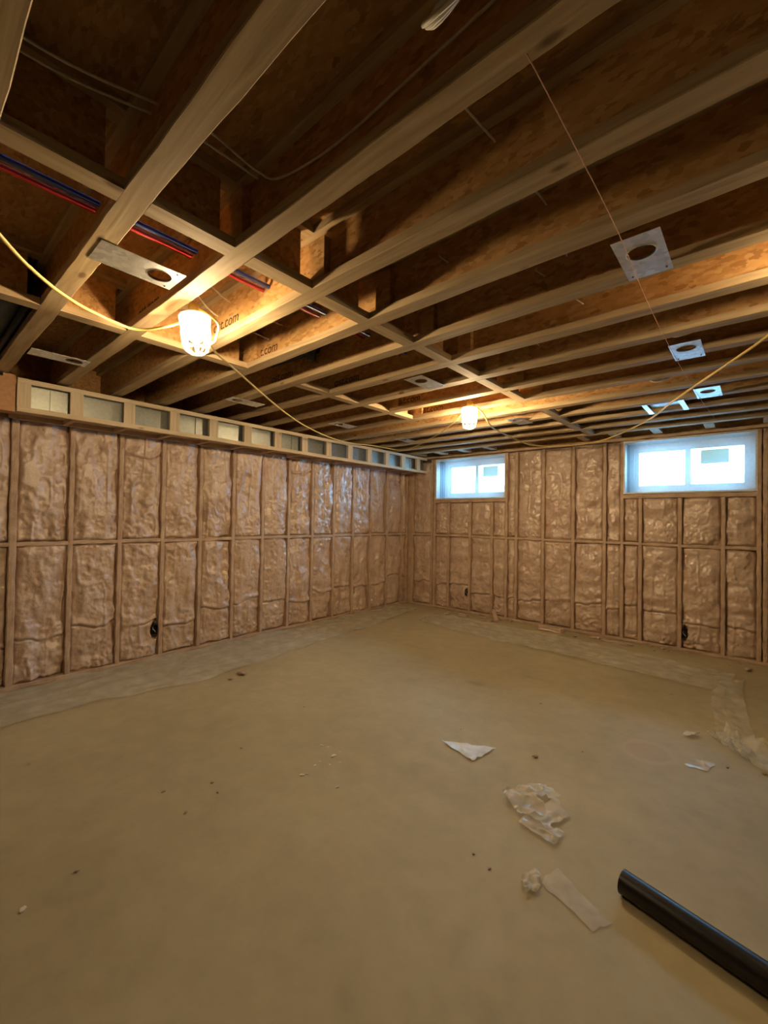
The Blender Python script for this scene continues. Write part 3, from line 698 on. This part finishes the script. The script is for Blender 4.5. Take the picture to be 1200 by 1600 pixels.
# ------------------------------------------------------------------ things on the floor
def sheet(name, rows, mat, label, cat, nx=60, ny=14, amp=.012, seed=1, fold=(6, 18), base=.003, ridge=1.0):
    """rows: two polylines (edge A, edge B) with the same number of points"""
    A, B = [[Vector((*q, 0)) for q in r] for r in rows]
    A = smooth_pts(A, 10); B = smooth_pts(B, 10)
    def samp(P, t):
        f = t * (len(P) - 1); i = min(int(f), len(P) - 2); return P[i].lerp(P[i + 1], f - i)
    X = np.zeros((ny + 1, nx + 1)); Y = X.copy()
    for i in range(nx + 1):
        a = samp(A, i / nx); b_ = samp(B, i / nx)
        for j in range(ny + 1):
            q = a.lerp(b_, j / ny); X[j, i] = q.x; Y[j, i] = q.y
    rg = 1 - np.abs(2 * fbm(X * fold[0], Y * fold[1], seed, 2) - 1)
    Z = base + amp * (ridge * sstep(.72, 1, rg) + .5 * fbm(X * 8, Y * 8, seed + 5, 3))
    ej = np.minimum(np.arange(ny + 1)[:, None], ny - np.arange(ny + 1)[:, None]) * np.ones_like(X)
    Z += amp * 1.1 * np.exp(-(ej / 1.6) ** 2) * sstep(.35, .7, fbm(X * 5, Y * 5, seed + 14, 2))
    jx = (fbm(X * 9, Y * 9, seed + 8) - .5) * .03; jy = (fbm(X * 9, Y * 9, seed + 9) - .5) * .03
    vs_ = list(zip((X + jx).ravel().tolist(), (Y + jy).ravel().tolist(), Z.ravel().tolist())); fs = []
    for j in range(ny):
        for i in range(nx):
            k = j * (nx + 1) + i; fs.append((k, k + 1, k + nx + 2, k + nx + 1))
    o = MB().add(vs_, fs).build(name, mat, None, True); tag(o, label, cat); return o
sheet('plastic_sheet', [[(.95, -.95), (1.6, -1.10), (2.68, -1.16), (3.3, -1.22), (3.66, -1.22), (4.33, -1.25), (4.55, -1.15)], [(.9, -.42), (1.6, -.42), (2.6, -.42), (3.2, -.44), (3.7, -.48), (4.25, -.60), (4.60, -.55)]], M_film, 'clear plastic sheet lying along the foot of the window wall', 'plastic sheet', 110, 22, .016, 3, (2.2, 9))
sheet('plastic_sheet', [[(4.50, -.95), (4.47, -1.5), (4.52, -2.02), (4.58, -2.35)], [(4.66, -.72), (4.68, -1.4), (4.74, -2.0), (4.80, -2.3)]], M_film, 'narrow clear plastic strip reaching from the window wall towards the room', 'plastic sheet', 50, 10, .018, 9, (14, 3))
sheet('plastic_sheet', [[(4.50, -2.33), (4.62, -2.50), (4.72, -2.60), (4.95, -2.66)], [(4.60, -2.12), (4.74, -2.28), (4.88, -2.35), (5.05, -2.42)]], M_film, 'crumpled clear plastic heap at the end of the narrow strip', 'plastic sheet', 34, 16, .045, 19, (9, 9))
sheet('plastic_sheet', [[(.03, -6.6), (.03, -5.2), (.03, -4.0), (.03, -2.6), (.03, -1.2), (.05, -.3)], [(.95, -6.6), (.78, -5.2), (.95, -4.2), (.78, -2.8), (.72, -1.9), (.50, -.35)]], M_film, 'clear plastic sheet with long folds at the foot of the bulkhead wall', 'plastic sheet', 130, 26, .014, 29, (7, 1.3))
def scrap(name, pts, mat, label, cat, z=.004, amp=.02, seed=1, n=14, freq=16):
    """a crumpled flat scrap filling a quadrilateral"""
    P = [Vector((*q, 0)) for q in pts]; g = np.linspace(0, 1, n + 1); vs_ = []; fs = []
    for j in range(n + 1):
        for i in range(n + 1):
            a = P[0].lerp(P[1], i / n); b_ = P[3].lerp(P[2], i / n); q = a.lerp(b_, j / n)
            jx = (float(vnoise(np.array([q.x * 31.]), np.array([q.y * 31.]), seed)[0]) - .5) * .02; jy = (float(vnoise(np.array([q.x * 31.]), np.array([q.y * 31.]), seed + 4)[0]) - .5) * .02
            h = 1 - abs(2 * float(vnoise(np.array([q.x * freq]), np.array([q.y * freq]), seed + 2)[0]) - 1)
            h2 = 1 - abs(2 * float(vnoise(np.array([q.x * freq * 2.2]), np.array([q.y * freq * 2.2]), seed + 3)[0]) - 1)
            vs_.append((q.x + jx, q.y + jy, z + amp * (h ** 2 * .7 + .3 * h2)))
    for j in range(n):
        for i in range(n):
            k = j * (n + 1) + i; fs.append((k, k + 1, k + n + 2, k + n + 1))
    return vs_, fs
def scrap_obj(name, quads, mat, label, cat, **kw):
    m = MB()
    for qi, (pts, z, amp) in enumerate(quads):
        v, f = scrap(name, pts, mat, label, cat, z=z, amp=amp, seed=kw.get('seed', 1) + 7 * qi, freq=kw.get('freq', 16)); m.add(v, f)
    o = m.build(name, mat, None, kw.get('smooth', True)); tag(o, label, cat); return o
scrap_obj('plastic_scrap', [([(3.154, -3.659), (3.31, -3.70), (3.43, -3.735), (3.464, -3.483)], .004, .014)], M_white, 'bright white triangular plastic scrap in the middle of the floor', 'plastic scrap', seed=3, freq=11)
scrap_obj('plastic_scrap', [([(3.702, -3.90), (3.80, -3.93), (3.96, -3.73), (3.85, -3.66)], .006, .05), ([(3.72, -3.93), (3.86, -4.01), (3.96, -3.92), (3.86, -3.82)], .012, .045), ([(3.88, -3.97), (3.99, -4.02), (4.05, -3.84), (3.95, -3.76)], .01, .02), ([(3.87, -4.06), (4.06, -4.10), (4.07, -3.99), (3.90, -3.96)], .006, .02)], M_film2, 'crumpled clear plastic wrap behind the long plastic strip', 'plastic scrap', seed=13, freq=13)
scrap_obj('plastic_scrap', [([(4.09, -4.33), (4.31, -4.42), (4.35, -4.34), (4.11, -4.22)], .004, .008)], M_film2, 'long rounded plastic strip on the floor beside the black pipe', 'plastic scrap', seed=33, freq=6)
scrap_obj('plastic_scrap', [([(4.02, -4.36), (4.06, -4.44), (4.10, -4.37), (4.06, -4.29)], .004, .03)], M_film2, 'small crinkled plastic piece touching the long strip', 'plastic scrap', seed=43, freq=30)
scrap_obj('plastic_scrap', [([(4.36, -2.42), (4.40, -2.44), (4.46, -2.36), (4.40, -2.32)], .004, .035)], M_film2, 'small folded plastic piece near the crumpled heap', 'plastic scrap', seed=53, freq=12)
scrap_obj('plastic_scrap', [([(4.42, -2.86), (4.53, -2.86), (4.56, -2.72), (4.46, -2.74)], .003, .006)], M_film2, 'flat pale plastic flake beside the ring stain', 'plastic scrap', seed=63, freq=9)

# black pipe
ax0, ax1 = Vector((4.352, -4.150, .046)), Vector((5.60, -4.42, .046)); R0, R1 = .045, .038
n = 28; dirv = (ax1 - ax0).normalized(); e1 = Vector((0, 0, 1)); e2 = dirv.cross(e1); vs_ = []; fs = []
L = (ax1 - ax0).length; segs = 12
rings = [(0, R1), (0.0, R0)] + [(L * i / segs, R0) for i in range(1, segs + 1)] + [(L, R1)]
rings = [(.12, R1)] + rings + [(L - .12, R1)]
for (d, r) in rings:
    sag = .010 * math.sin(PI * d / L)
    for k in range(n):
        a = 2 * PI * k / n; q = ax0 + dirv * d + (e1 * math.cos(a) + e2 * math.sin(a)) * r + e2 * sag; vs_.append(tuple(q))
for i in range(len(rings) - 1):
    for k in range(n): fs.append((i * n + k, i * n + (k + 1) % n, (i + 1) * n + (k + 1) % n, (i + 1) * n + k))
o = MB().add(vs_, fs).build('plastic_pipe', M_black, None, True); tag(o, 'thick black plastic pipe lying on the concrete floor', 'pipe')
md = o.modifiers.new('edges', 'EDGE_SPLIT'); md.split_angle = 1.0

# crumbs
def crumb(x, y, s, mat, label, seed, flat=.6, group=None, name='foam_crumb'):
    bm = bmesh.new(); bmesh.ops.create_icosphere(bm, subdivisions=1, radius=1); rnd = random.Random(seed)
    a = rnd.uniform(0, PI); ca, sa = math.cos(a), math.sin(a)
    for v in bm.verts:
        k = rnd.uniform(.65, 1.15); c = v.co * k; c = Vector((c.x * 1.5, c.y * .9, c.z * flat)) * s
        v.co = Vector((c.x * ca - c.y * sa, c.x * sa + c.y * ca, c.z))
    zmin = min(v.co.z for v in bm.verts)
    me = bpy.data.meshes.new(name); bm.to_mesh(me); bm.free(); me.materials.append(mat)
    o = inst(name, me, None, (x, y, -zmin + .0005)); tag(o, label, 'crumb', group); return o
crumb(3.697, -3.412, .017, M_chip, 'rounded tan foam crumb between the white triangle and the ring stain', 1)
crumb(1.05, -3.90, .05, M_chip, 'largest brown foam lump on the sheet by the bulkhead wall', 2, .35)
crumb(1.10, -4.05, .02, M_chip, 'small pale foam lump next to the largest lump', 3, .4)
px = lambda x, y: (x, y)
G1 = 'tan crumbs scattered on the bare floor'; l1 = 'tiny tan foam crumb on the bare concrete floor'
def unproj(px_, py_):
    d = fwd + r2 * ((px_ - 600) / F_PX) - u2 * ((py_ - 800) / F_PX); t = -CAM.z / d.z; q = CAM + d * t; return q.x, q.y
for i, (a, b_, s) in enumerate(((255, 1238, .010), (331, 1224, .008), (340, 1239, .007), (290, 1271, .010), (45, 1195, .010), (377, 1170, .007), (1050, 1086, .008), (845, 1100, .007), (720, 1140, .006), (1118, 1095, .010), (1137, 1200, .009), (1195, 1210, .016), (910, 1175, .006), (475, 1105, .006), (120, 1362, .010), (765, 1358, .007), (740, 1335, .006))):
    x, y = unproj(a, b_)
    zone = ' in front of the bulkhead wall' if a < 480 else ' near the plastic scraps' if a < 1000 else ' near the crumpled plastic heap'
    crumb(x, y, s, M_chip, l1 + zone, 50 + i, .6, G1 + zone)
G2 = 'pale flecks in the patch'; l2 = 'pale fleck in the speckled patch on the floor'
for i, (a, b_, s) in enumerate(((503, 1165, .007), (513, 1168, .006), (521, 1182, .010), (531, 1176, .006), (492, 1196, .006), (515, 1195, .005), (531, 1192, .005), (473, 1212, .009), (527, 1231, .007), (500, 1190, .004), (480, 1210, .005))):
    x, y = unproj(a, b_); crumb(x, y, s * 1.5, M_chipw, l2, 90 + i, .3, G2)
crumb(*unproj(36, 1422), .013, M_chipw, 'lone pale fleck on the dim bare floor away from the patch', 150, .25)
# foam trimmings at the foot of the window wall
rf = random.Random(11); l3 = 'broken foam trimming at the foot of the window wall'; G3 = 'foam trimmings along the window wall'
for i in range(26):
    x = rf.uniform(.9, 4.7)
    if 1.1 < x < 1.45 or 2.35 < x < 2.9 or 3.2 < x < 3.7: x += .55
    crumb(x, -.05 - rf.random() ** 2 * .28, rf.uniform(.012, .045), M_foam, l3 + (' below the narrow window' if x < 2.0 else ' between the two windows' if x < 3.45 else ' below the wide window'), 200 + i, .5, G3 + (' below the narrow window' if x < 2.0 else ' between the windows' if x < 3.45 else ' below the wide window'), 'foam_trimming')
def slab(x, y, rz, ln, wd, th, tiltx, label, seed):
    bm = bmesh.new(); bmesh.ops.create_cube(bm, size=1); bmesh.ops.subdivide_edges(bm, edges=bm.edges[:], cuts=3, use_grid_fill=True); rnd = random.Random(seed)
    for v in bm.verts: v.co = Vector((v.co.x * ln * (1 - .3 * abs(v.co.y)), v.co.y * wd, v.co.z * th)) + Vector([rnd.uniform(-.006, .006) for _ in range(3)])
    rot = Matrix.Rotation(rz, 4, 'Z') @ Matrix.Rotation(tiltx, 4, 'Y'); bm.transform(rot); z = min(v.co.z for v in bm.verts)
    me = bpy.data.meshes.new('foam_strip'); bm.to_mesh(me); bm.free(); me.materials.append(M_foam); tag(inst('foam_strip', me, None, (x, y, -z)), label, 'foam strip')
slab(1.80, -.18, -.9, .26, .05, .03, .5, 'loose foam strip leaning beside the narrow window stud', 5)
slab(1.30, -.24, .2, .16, .08, .03, 0, 'broad foam offcut below the narrow window', 6)
slab(2.62, -.16, .1, .34, .10, .05, 0, 'low foam slab against the wall between the windows', 7)
slab(3.45, -.20, .15, .36, .06, .02, 0, 'long flat foam offcut in front of the wide window stud', 8)
